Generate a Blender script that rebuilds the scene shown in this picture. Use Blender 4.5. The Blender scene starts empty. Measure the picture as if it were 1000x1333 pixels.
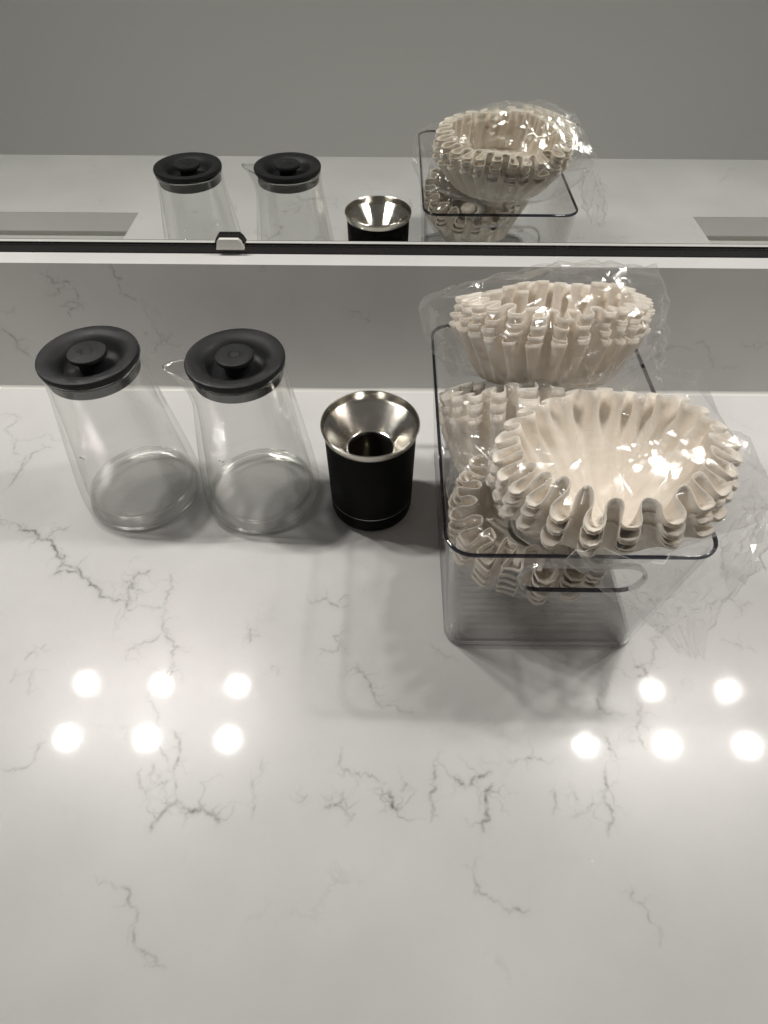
import bpy, bmesh, math, random
import numpy as np
from mathutils import Vector, Matrix
from mathutils.bvhtree import BVHTree

PI = math.pi
scene = bpy.context.scene
col = scene.collection

# ------------------------------------------------------------------ camera
cam_data = bpy.data.cameras.new('camera')
cam = bpy.data.objects.new('camera', cam_data)
col.objects.link(cam)
cam_data.sensor_fit = 'HORIZONTAL'
cam_data.sensor_width = 36.0
cam_data.lens = 28.944
cam_data.clip_start = 0.01
cam_data.clip_end = 50
right = Vector((0.999938, 0.010825, 0.002539))
up = Vector((-0.009929, 0.766552, 0.642106))
fwd = Vector((-0.005004, 0.642091, -0.766612))
m = Matrix.Identity(4)
for i in range(3):
    m[i][0] = right[i]; m[i][1] = up[i]; m[i][2] = -fwd[i]
m[0][3], m[1][3], m[2][3] = 0.0, -0.557, 0.45
cam.matrix_world = m
scene.camera = cam

# ------------------------------------------------------------------ ambient light of the room, exposure
world = bpy.data.worlds.new('World')
scene.world = world
world.use_nodes = True
bg = world.node_tree.nodes['Background']
bg.inputs['Color'].default_value = (1.0, 0.975, 0.94, 1)
bg.inputs['Strength'].default_value = 0.135
scene.view_settings.view_transform = 'Standard'
scene.view_settings.look = 'None'
scene.view_settings.exposure = 0.16
scene.view_settings.gamma = 1.0
scene.view_settings.use_curve_mapping = False
LAMP_W = 9.6
LAMP_COL = (1.0, 0.97, 0.92)

scene.render.engine = 'CYCLES'
cy = scene.cycles
cy.use_denoising = True
try:
    cy.denoiser = 'OPENIMAGEDENOISE'
    cy.denoising_input_passes = 'RGB_ALBEDO_NORMAL'
except Exception:
    pass
cy.max_bounces = 14
cy.diffuse_bounces = 9
cy.glossy_bounces = 6
cy.transmission_bounces = 10
cy.transparent_max_bounces = 40
cy.caustics_reflective = False
cy.caustics_refractive = False
cy.sample_clamp_indirect = 200.0
cy.blur_glossy = 0.0
cy.sample_clamp_direct = 0.0
cy.use_adaptive_sampling = False

# ------------------------------------------------------------------ helpers
def tag(o, label=None, cat=None, group=None, kind=None):
    if label: o['label'] = label
    if cat: o['category'] = cat
    if group: o['group'] = group
    if kind: o['kind'] = kind
    return o

def empty(name, loc, label, cat, group=None):
    o = bpy.data.objects.new(name, None)
    col.objects.link(o)
    o.empty_display_size = 0.02
    o.location = loc
    return tag(o, label, cat, group)

def link(name, me, mat, parent=None):
    o = bpy.data.objects.new(name, me)
    col.objects.link(o)
    if mat is not None:
        me.materials.append(mat)
    if parent is not None:
        o.parent = parent
    return o

def mesh(name, verts, faces, mat, parent=None, smooth=None):
    me = bpy.data.meshes.new(name)
    me.from_pydata([tuple(v) for v in verts], [], faces)
    me.validate()
    bm = bmesh.new(); bm.from_mesh(me)
    bmesh.ops.recalc_face_normals(bm, faces=bm.faces)
    bm.to_mesh(me); bm.free()
    if smooth is not None:
        me.shade_smooth()
        if smooth < 179:
            me.set_sharp_from_angle(angle=math.radians(smooth))
    return link(name, me, mat, parent)

def bm_obj(name, bm, mat, parent=None, smooth=None):
    bmesh.ops.recalc_face_normals(bm, faces=bm.faces)
    me = bpy.data.meshes.new(name)
    bm.to_mesh(me); bm.free()
    if smooth is not None:
        me.shade_smooth()
        if smooth < 179:
            me.set_sharp_from_angle(angle=math.radians(smooth))
    return link(name, me, mat, parent)

def box_bm(bm, lo, hi):
    c = [(a + b) / 2 for a, b in zip(lo, hi)]
    s = [b - a for a, b in zip(lo, hi)]
    r = bmesh.ops.create_cube(bm, size=1.0)
    for v in r['verts']:
        v.co = Vector((v.co.x * s[0] + c[0], v.co.y * s[1] + c[1], v.co.z * s[2] + c[2]))
    return r['verts']

def box(name, lo, hi, mat, parent=None, bevel=0.0):
    bm = bmesh.new()
    box_bm(bm, lo, hi)
    if bevel:
        bmesh.ops.bevel(bm, geom=list(bm.edges), offset=bevel, segments=2, affect='EDGES')
    return bm_obj(name, bm, mat, parent, 40 if bevel else None)

def lathe_data(profile, n=96, warp=None):
    """profile: list of (r, z); r == 0 makes a pole."""
    verts, faces, rows = [], [], []
    for r, z in profile:
        if r < 1e-7:
            rows.append([len(verts)])
            verts.append((0, 0, z))
        else:
            row = []
            for k in range(n):
                a = 2 * PI * k / n
                p = (r * math.cos(a), r * math.sin(a), z)
                if warp: p = warp(p, a)
                row.append(len(verts)); verts.append(p)
            rows.append(row)
    for a, b in zip(rows, rows[1:]):
        for k in range(n):
            k2 = (k + 1) % n
            if len(a) == 1 and len(b) == 1: continue
            if len(a) == 1: faces.append((a[0], b[k], b[k2]))
            elif len(b) == 1: faces.append((a[k], a[k2], b[0]))
            else: faces.append((a[k], a[k2], b[k2], b[k]))
    return verts, faces

def lathe(name, profile, mat, parent=None, n=96, smooth=35, warp=None):
    v, f = lathe_data(profile, n, warp)
    return mesh(name, v, f, mat, parent, smooth)

def smooth_profile(pts, per=6):
    """Catmull-Rom through profile points."""
    out = []
    P = [pts[0]] + list(pts) + [pts[-1]]
    for i in range(1, len(P) - 2):
        p0, p1, p2, p3 = (np.array(P[i + j], float) for j in (-1, 0, 1, 2))
        for k in range(per):
            t = k / per
            q = 0.5 * ((2 * p1) + (p2 - p0) * t + (2 * p0 - 5 * p1 + 4 * p2 - p3) * t * t + (3 * p1 - p0 - 3 * p2 + p3) * t ** 3)
            out.append((max(q[0], 0.0), q[1]))
    out.append(tuple(pts[-1]))
    return out

# ------------------------------------------------------------------ materials
def new_mat(name):
    mt = bpy.data.materials.new(name)
    mt.use_nodes = True
    nt = mt.node_tree
    for n in list(nt.nodes): nt.nodes.remove(n)
    out = nt.nodes.new('ShaderNodeOutputMaterial')
    return mt, nt, out

def principled(name, color, rough, metal=0.0, coat=0.0, coat_rough=0.05, spec=0.5, noise=None):
    mt, nt, out = new_mat(name)
    b = nt.nodes.new('ShaderNodeBsdfPrincipled')
    b.inputs['Base Color'].default_value = (*color, 1)
    b.inputs['Roughness'].default_value = rough
    b.inputs['Metallic'].default_value = metal
    b.inputs['Coat Weight'].default_value = coat
    b.inputs['Coat Roughness'].default_value = coat_rough
    b.inputs['Specular IOR Level'].default_value = spec
    nt.links.new(b.outputs[0], out.inputs[0])
    if noise:
        scale, amount, bump = noise
        tc = nt.nodes.new('ShaderNodeTexCoord')
        nz = nt.nodes.new('ShaderNodeTexNoise')
        nz.inputs['Scale'].default_value = scale
        nz.inputs['Detail'].default_value = 6
        nt.links.new(tc.outputs['Object'], nz.inputs['Vector'])
        mr = nt.nodes.new('ShaderNodeMapRange')
        mr.inputs['From Min'].default_value = 0.3; mr.inputs['From Max'].default_value = 0.7
        mr.inputs['To Min'].default_value = max(0.02, rough - amount); mr.inputs['To Max'].default_value = rough + amount
        nt.links.new(nz.outputs[0], mr.inputs[0])
        nt.links.new(mr.outputs[0], b.inputs['Roughness'])
        if bump:
            bp = nt.nodes.new('ShaderNodeBump')
            bp.inputs['Strength'].default_value = bump
            bp.inputs['Distance'].default_value = 0.0005
            nt.links.new(nz.outputs[0], bp.inputs['Height'])
            nt.links.new(bp.outputs[0], b.inputs['Normal'])
    return mt

def quartz(name):
    """white engineered stone: soft cloudy body, grey veins from the slab's own 'vein' attribute plus faint hairlines"""
    mt, nt, out = new_mat(name)
    N, L = nt.nodes.new, nt.links.new
    tc = N('ShaderNodeTexCoord')
    cloud = N('ShaderNodeTexNoise'); cloud.inputs['Scale'].default_value = 7; cloud.inputs['Detail'].default_value = 5
    L(tc.outputs['Object'], cloud.inputs['Vector'])
    cr = N('ShaderNodeValToRGB')
    cr.color_ramp.elements[0].position = 0.3; cr.color_ramp.elements[0].color = (0.56, 0.554, 0.543, 1)
    cr.color_ramp.elements[1].position = 0.7; cr.color_ramp.elements[1].color = (0.648, 0.641, 0.63, 1)
    L(cloud.outputs[0], cr.inputs[0])
    # faint hairlines
    warp = N('ShaderNodeTexNoise'); warp.inputs['Scale'].default_value = 9; warp.inputs['Detail'].default_value = 8; warp.inputs['Roughness'].default_value = 0.65
    L(tc.outputs['Object'], warp.inputs['Vector'])
    mixv = N('ShaderNodeVectorMath'); mixv.operation = 'MULTIPLY_ADD'
    L(warp.outputs['Color'], mixv.inputs[0]); mixv.inputs[1].default_value = (0.16, 0.16, 0.16); L(tc.outputs['Object'], mixv.inputs[2])
    vor = N('ShaderNodeTexVoronoi'); vor.feature = 'DISTANCE_TO_EDGE'; vor.inputs['Scale'].default_value = 6.5
    L(mixv.outputs[0], vor.inputs['Vector'])
    hl = N('ShaderNodeMapRange'); hl.inputs['From Min'].default_value = 0.0; hl.inputs['From Max'].default_value = 0.018
    hl.inputs['To Min'].default_value = 1; hl.inputs['To Max'].default_value = 0
    L(vor.outputs['Distance'], hl.inputs[0])
    msk = N('ShaderNodeTexNoise'); msk.inputs['Scale'].default_value = 11; msk.inputs['Detail'].default_value = 3
    L(tc.outputs['Object'], msk.inputs['Vector'])
    mk = N('ShaderNodeMapRange'); mk.inputs['From Min'].default_value = 0.56; mk.inputs['From Max'].default_value = 0.72
    mk.inputs['To Max'].default_value = 0.30
    L(msk.outputs[0], mk.inputs[0])
    hm = N('ShaderNodeMath'); hm.operation = 'MULTIPLY'; L(hl.outputs[0], hm.inputs[0]); L(mk.outputs[0], hm.inputs[1])
    # strong veins laid in the slab
    at = N('ShaderNodeAttribute'); at.attribute_name = 'vein'
    fine = N('ShaderNodeTexNoise'); fine.inputs['Scale'].default_value = 160; fine.inputs['Detail'].default_value = 4
    L(tc.outputs['Object'], fine.inputs['Vector'])
    fr = N('ShaderNodeMapRange'); fr.inputs['From Min'].default_value = 0.34; fr.inputs['From Max'].default_value = 0.62
    fr.inputs['To Min'].default_value = 0.25; fr.inputs['To Max'].default_value = 1.0
    L(fine.outputs[0], fr.inputs[0])
    vm = N('ShaderNodeMath'); vm.operation = 'MULTIPLY'; L(at.outputs['Fac'], vm.inputs[0]); L(fr.outputs[0], vm.inputs[1])
    mx = N('ShaderNodeMath'); mx.operation = 'MAXIMUM'; L(vm.outputs[0], mx.inputs[0]); L(hm.outputs[0], mx.inputs[1])
    col1 = N('ShaderNodeMix'); col1.data_type = 'RGBA'
    L(mx.outputs[0], col1.inputs['Factor']); L(cr.outputs[0], col1.inputs['A'])
    col1.inputs['B'].default_value = (0.12, 0.118, 0.112, 1)
    b = N('ShaderNodeBsdfPrincipled')
    L(col1.outputs['Result'], b.inputs['Base Color'])
    b.inputs['Roughness'].default_value = 0.30
    b.inputs['Specular IOR Level'].default_value = 0.25
    b.inputs['Coat Weight'].default_value = 0.10
    b.inputs['Coat Roughness'].default_value = 0.066
    # a polish with a very slight orange peel
    pn = N('ShaderNodeTexNoise'); pn.inputs['Scale'].default_value = 420; pn.inputs['Detail'].default_value = 2
    L(tc.outputs['Object'], pn.inputs['Vector'])
    bp = N('ShaderNodeBump'); bp.inputs['Strength'].default_value = 0.03; bp.inputs['Distance'].default_value = 0.0004
    L(pn.outputs[0], bp.inputs['Height']); L(bp.outputs[0], b.inputs['Normal']); L(bp.outputs[0], b.inputs['Coat Normal'])
    L(b.outputs[0], out.inputs[0])
    return mt

def clear(name, tint, edge_tint, rough=0.03, refl=1.0, haze=0.0, haze_col=(0.8, 0.8, 0.78), bump=None, ior=1.48, edge_pow=3.0, graz=0.96):
    """thin clear sheet: light goes straight through, Fresnel reflection, tint grows where the sheet is seen edge-on (longer path)"""
    mt, nt, out = new_mat(name)
    N, L = nt.nodes.new, nt.links.new
    tr = N('ShaderNodeBsdfTransparent')
    lw = N('ShaderNodeLayerWeight'); lw.inputs['Blend'].default_value = 0.5
    pw = N('ShaderNodeMath'); pw.operation = 'POWER'; L(lw.outputs['Facing'], pw.inputs[0]); pw.inputs[1].default_value = edge_pow
    mc = N('ShaderNodeMix'); mc.data_type = 'RGBA'
    L(pw.outputs[0], mc.inputs['Factor'])
    mc.inputs['A'].default_value = (*tint, 1); mc.inputs['B'].default_value = (*edge_tint, 1)
    L(mc.outputs['Result'], tr.inputs['Color'])
    gl = N('ShaderNodeBsdfGlossy'); gl.inputs['Roughness'].default_value = rough
    # Fresnel of a thin sheet, the same from either side
    f0 = ((ior - 1) / (ior + 1)) ** 2
    fr = N('ShaderNodeLayerWeight'); fr.inputs['Blend'].default_value = 0.5
    f5 = N('ShaderNodeMath'); f5.operation = 'POWER'; L(fr.outputs['Facing'], f5.inputs[0]); f5.inputs[1].default_value = 5.0
    fs = N('ShaderNodeMath'); fs.operation = 'MULTIPLY_ADD'; L(f5.outputs[0], fs.inputs[0]); fs.inputs[1].default_value = graz; fs.inputs[2].default_value = f0
    if bump:
        tc = N('ShaderNodeTexCoord')
        h = None
        for kind, scale, amt in bump:
            if kind in ('noise', 'streak'):
                t = N('ShaderNodeTexNoise'); t.inputs['Detail'].default_value = 3; t.inputs['Distortion'].default_value = 0.6
                o_ = t.outputs[0]
            else:
                t = N('ShaderNodeTexVoronoi'); t.feature = 'F1'
                o_ = t.outputs['Distance']
            t.inputs['Scale'].default_value = scale
            if kind == 'streak':
                ms = N('ShaderNodeMapping'); ms.inputs['Scale'].default_value = (55, 55, 7); L(tc.outputs['Object'], ms.inputs['Vector']); L(ms.outputs[0], t.inputs['Vector'])
            else:
                L(tc.outputs['Object'], t.inputs['Vector'])
            mm = N('ShaderNodeMath'); mm.operation = 'MULTIPLY'; mm.inputs[1].default_value = amt; L(o_, mm.inputs[0])
            if h is None: h = mm.outputs[0]
            else:
                ad = N('ShaderNodeMath'); ad.operation = 'ADD'; L(h, ad.inputs[0]); L(mm.outputs[0], ad.inputs[1]); h = ad.outputs[0]
        bp = N('ShaderNodeBump'); bp.inputs['Strength'].default_value = 1.0; bp.inputs['Distance'].default_value = 1.0
        L(h, bp.inputs['Height'])
        nrm = bp.outputs[0]
        L(nrm, gl.inputs['Normal']); L(nrm, fr.inputs['Normal'])
    rm = N('ShaderNodeMath'); rm.operation = 'MULTIPLY'; rm.use_clamp = True; L(fs.outputs[0], rm.inputs[0]); rm.inputs[1].default_value = refl
    mx = N('ShaderNodeMixShader'); L(rm.outputs[0], mx.inputs[0]); L(tr.outputs[0], mx.inputs[1]); L(gl.outputs[0], mx.inputs[2])
    last = mx
    if haze:
        df = N('ShaderNodeBsdfDiffuse'); df.inputs['Color'].default_value = (*haze_col, 1)
        ts = N('ShaderNodeBsdfTranslucent'); ts.inputs['Color'].default_value = (*haze_col, 1)
        m1 = N('ShaderNodeMixShader'); m1.inputs[0].default_value = 0.5; L(df.outputs[0], m1.inputs[1]); L(ts.outputs[0], m1.inputs[2])
        m2 = N('ShaderNodeMixShader'); m2.inputs[0].default_value = haze; L(mx.outputs[0], m2.inputs[1]); L(m1.outputs[0], m2.inputs[2])
        last = m2
    L(last.outputs[0], out.inputs[0])
    return mt

def film_mat(name):
    """thin crumpled film: clear panels, thin sharp creases that catch light and go milky, slightly leaning facets"""
    mt, nt, out = new_mat(name)
    N, L = nt.nodes.new, nt.links.new
    tc = N('ShaderNodeTexCoord')
    def math_(op, a, b=None, clamp=False):
        n = N('ShaderNodeMath'); n.operation = op; n.use_clamp = clamp
        for k, v in ((0, a), (1, b)):
            if v is None: continue
            if isinstance(v, (int, float)): n.inputs[k].default_value = v
            else: L(v, n.inputs[k])
        return n.outputs[0]
    height = None; milk = None
    for scale, rot, stretch, amp, width, dist in ((24, (1.3, 0.2, 2.0), (.45, 1, .9), 0.0018, 0.014, 0.5),
                                                  (52, (0.2, 1.5, 0.8), (1, .5, .45), 0.0005, 0.018, 0.6)):
        mp = N('ShaderNodeMapping'); mp.inputs['Rotation'].default_value = rot; mp.inputs['Scale'].default_value = stretch
        L(tc.outputs['Object'], mp.inputs['Vector'])
        nz = N('ShaderNodeTexNoise'); nz.inputs['Scale'].default_value = scale; nz.inputs['Detail'].default_value = 0.6
        nz.inputs['Roughness'].default_value = 0.35; nz.inputs['Distortion'].default_value = dist
        L(mp.outputs[0], nz.inputs['Vector'])
        d = math_('ABSOLUTE', math_('SUBTRACT', nz.outputs[0], 0.5))
        h = math_('MULTIPLY', math_('POWER', math_('MULTIPLY', d, 4.0, True), 0.55), amp)
        height = h if height is None else math_('ADD', height, h)
        if scale in (24, 52):
            msk = N('ShaderNodeTexNoise'); msk.inputs['Scale'].default_value = scale * 0.6; L(tc.outputs['Object'], msk.inputs['Vector'])
            mk = math_('MULTIPLY', math_('SUBTRACT', msk.outputs[0], 0.50, True), 9.0, True)
            c = math_('MULTIPLY', math_('SUBTRACT', 1.0, math_('DIVIDE', d, width * 0.45), True), mk)
            milk = c if milk is None else math_('MAXIMUM', milk, c)
    bp = N('ShaderNodeBump'); bp.inputs['Strength'].default_value = 0.9; bp.inputs['Distance'].default_value = 1.0
    L(height, bp.inputs['Height'])
    tr = N('ShaderNodeBsdfTransparent'); tr.inputs['Color'].default_value = (0.996, 0.996, 0.995, 1)
    gl = N('ShaderNodeBsdfGlossy'); gl.inputs['Roughness'].default_value = 0.165; L(bp.outputs[0], gl.inputs['Normal'])
    lw = N('ShaderNodeLayerWeight'); lw.inputs['Blend'].default_value = 0.5
    f = math_('ADD', math_('MULTIPLY', math_('POWER', lw.outputs['Facing'], 4.5), 0.4), 0.08, True)
    m1 = N('ShaderNodeMixShader'); L(f, m1.inputs[0]); L(tr.outputs[0], m1.inputs[1]); L(gl.outputs[0], m1.inputs[2])
    df = N('ShaderNodeBsdfDiffuse'); df.inputs['Color'].default_value = (0.86, 0.86, 0.84, 1)
    ts = N('ShaderNodeBsdfTranslucent'); ts.inputs['Color'].default_value = (0.86, 0.86, 0.84, 1)
    m2 = N('ShaderNodeMixShader'); m2.inputs[0].default_value = 0.6; L(df.outputs[0], m2.inputs[1]); L(ts.outputs[0], m2.inputs[2])
    edge = math_('MULTIPLY', math_('POWER', lw.outputs['Facing'], 2.5), 0.16)
    hz = math_('ADD', edge, 0.032, True)
    gc = N('ShaderNodeBsdfGlossy'); gc.inputs['Roughness'].default_value = 0.42; gc.inputs['Color'].default_value = (1, 1, 1, 1)
    m4 = N('ShaderNodeMixShader'); L(math_('MULTIPLY', milk, 0.30), m4.inputs[0]); L(m1.outputs[0], m4.inputs[1]); L(gc.outputs[0], m4.inputs[2])
    m3 = N('ShaderNodeMixShader'); L(hz, m3.inputs[0]); L(m4.outputs[0], m3.inputs[1]); L(m2.outputs[0], m3.inputs[2])
    L(m3.outputs[0], out.inputs[0])
    return mt

def paper(name):
    mt, nt, out = new_mat(name)
    N, L = nt.nodes.new, nt.links.new
    tc = N('ShaderNodeTexCoord')
    nz = N('ShaderNodeTexNoise'); nz.inputs['Scale'].default_value = 60; nz.inputs['Detail'].default_value = 5
    L(tc.outputs['Object'], nz.inputs['Vector'])
    cr = N('ShaderNodeValToRGB')
    cr.color_ramp.elements[0].position = 0.3; cr.color_ramp.elements[0].color = (0.955, 0.90, 0.815, 1)
    cr.color_ramp.elements[1].position = 0.7; cr.color_ramp.elements[1].color = (0.98, 0.945, 0.885, 1)
    L(nz.outputs[0], cr.inputs[0])
    fib = N('ShaderNodeTexNoise'); fib.inputs['Scale'].default_value = 900; fib.inputs['Detail'].default_value = 3
    L(tc.outputs['Object'], fib.inputs['Vector'])
    cre = N('ShaderNodeTexNoise'); cre.inputs['Scale'].default_value = 45; cre.inputs['Detail'].default_value = 2; cre.inputs['Distortion'].default_value = 1.2
    L(tc.outputs['Object'], cre.inputs['Vector'])
    ad = N('ShaderNodeMath'); ad.operation = 'MULTIPLY_ADD'; ad.inputs[1].default_value = 6.0
    L(cre.outputs[0], ad.inputs[0]); L(fib.outputs[0], ad.inputs[2])
    bp = N('ShaderNodeBump'); bp.inputs['Strength'].default_value = 0.35; bp.inputs['Distance'].default_value = 0.0006
    L(ad.outputs[0], bp.inputs['Height'])
    df = N('ShaderNodeBsdfDiffuse'); L(cr.outputs[0], df.inputs['Color']); L(bp.outputs[0], df.inputs['Normal'])
    ts = N('ShaderNodeBsdfTranslucent'); ts.inputs['Color'].default_value = (0.98, 0.87, 0.69, 1)
    mx = N('ShaderNodeMixShader'); mx.inputs[0].default_value = 0.26
    L(df.outputs[0], mx.inputs[1]); L(ts.outputs[0], mx.inputs[2]); L(mx.outputs[0], out.inputs[0])
    return mt

def brushed(name, color, rough, aniso):
    mt, nt, out = new_mat(name)
    N, L = nt.nodes.new, nt.links.new
    b = N('ShaderNodeBsdfPrincipled')
    b.inputs['Base Color'].default_value = (*color, 1)
    b.inputs['Metallic'].default_value = 1.0
    b.inputs['Anisotropic'].default_value = aniso
    b.inputs['Anisotropic Rotation'].default_value = 0.25
    tg = N('ShaderNodeTangent'); tg.direction_type = 'RADIAL'; tg.axis = 'Z'
    L(tg.outputs[0], b.inputs['Tangent'])
    tc = N('ShaderNodeTexCoord')
    mp = N('ShaderNodeMapping'); mp.inputs['Scale'].default_value = (30, 30, 4000)
    L(tc.outputs['Object'], mp.inputs['Vector'])
    nz = N('ShaderNodeTexNoise'); nz.inputs['Scale'].default_value = 1; nz.inputs['Detail'].default_value = 3
    L(mp.outputs[0], nz.inputs['Vector'])
    mr = N('ShaderNodeMapRange'); mr.inputs['To Min'].default_value = rough - 0.025; mr.inputs['To Max'].default_value = rough + 0.025
    L(nz.outputs[0], mr.inputs[0]); L(mr.outputs[0], b.inputs['Roughness'])
    L(b.outputs[0], out.inputs[0])
    return mt

M = {}
M['quartz'] = quartz('white_quartz')
M['caulk'] = principled('white_caulk', (0.66, 0.65, 0.62), 0.45)
M['porcelain'] = principled('sink_porcelain', (0.70, 0.70, 0.67), 0.15, coat=0.5, noise=(30, 0.03, 0))
M['mirror'] = principled('silvered_mirror', (0.86, 0.88, 0.86), 0.0, metal=1.0)
M['dark_metal'] = principled('dark_channel', (0.02, 0.019, 0.018), 0.3, metal=0.4, noise=(60, 0.08, 0))
M['clip_plastic'] = principled('clip_plastic', (0.72, 0.71, 0.67), 0.25)
M['wall_paint'] = principled('wall_paint', (0.87, 0.855, 0.83), 0.7, noise=(40, 0.05, 0.1))
M['black_lid'] = principled('black_lid_plastic', (0.014, 0.014, 0.015), 0.55, noise=(220, 0.06, 0.04), spec=0.2)
M['black_gloss'] = principled('black_gloss', (0.004, 0.004, 0.004), 0.18)
M['black_rubber'] = principled('black_silicone', (0.013, 0.013, 0.012), 0.6, noise=(350, 0.08, 0.12), spec=0.2)
M['black_cup'] = principled('black_powder_coat', (0.0025, 0.0025, 0.0023), 0.55, noise=(500, 0.06, 0.15), spec=0.08)
M['steel'] = brushed('brushed_steel', (0.60, 0.57, 0.52), 0.21, 0.9)
M['steel_shaded'] = brushed('shaded_steel', (0.16, 0.15, 0.12), 0.33, 0.6)  # shade of the funnel hole put into the steel's base colour
M['chrome'] = principled('chrome', (0.6, 0.6, 0.58), 0.12, metal=1.0)
M['glass'] = clear('carafe_glass', (0.990, 0.991, 0.987), (0.88, 0.885, 0.87), rough=0.07, refl=2.6, ior=1.52, edge_pow=7.0, graz=0.18, bump=(('streak', 1, 0.0011), ('noise', 25, 0.0010)))
mt_, nt_, out_ = new_mat('thick_glass')
g_ = nt_.nodes.new('ShaderNodeBsdfGlass'); g_.inputs['IOR'].default_value = 1.48; g_.inputs['Roughness'].default_value = 0.02
g_.inputs['Color'].default_value = (0.97, 0.98, 0.97, 1)
nt_.links.new(g_.outputs[0], out_.inputs[0])
M['thick_glass'] = mt_
M['acrylic'] = clear('clear_acrylic', (0.996, 0.996, 0.996), (0.86, 0.86, 0.87), rough=0.04, refl=0.9, ior=1.49, edge_pow=5.0)
M['glass_heel'] = clear('glass_heel', (0.95, 0.955, 0.945), (0.66, 0.67, 0.65), rough=0.10, refl=3.5, haze=0.04, haze_col=(0.9, 0.9, 0.9), ior=1.52, graz=0.25)
M['acrylic_rib'] = clear('acrylic_rib', (0.985, 0.985, 0.985), (0.92, 0.92, 0.92), rough=0.15, refl=1.5, haze=0.07, haze_col=(0.9, 0.9, 0.89), graz=0.4)
M['acrylic_edge'] = clear('acrylic_edge', (0.24, 0.24, 0.29), (0.05, 0.05, 0.08), rough=0.08, refl=1.6, ior=1.5)  # clear plastic; dark surroundings seen in its edge are put into the tint
M['acrylic_lip'] = clear('acrylic_lip', (0.95, 0.95, 0.955), (0.70, 0.70, 0.72), rough=0.12, refl=2.5, haze=0.10, haze_col=(0.9, 0.9, 0.9), ior=1.5)
M['film'] = film_mat('plastic_film')
M['crease_glint'] = clear('film_crease_glint', (0.95, 0.95, 0.95), (0.85, 0.85, 0.85), rough=0.28, refl=8.0, haze=0.45, haze_col=(0.93, 0.93, 0.92))  # whitish tubes that stand for highlights on the film
M['paper'] = paper('filter_paper')

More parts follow.
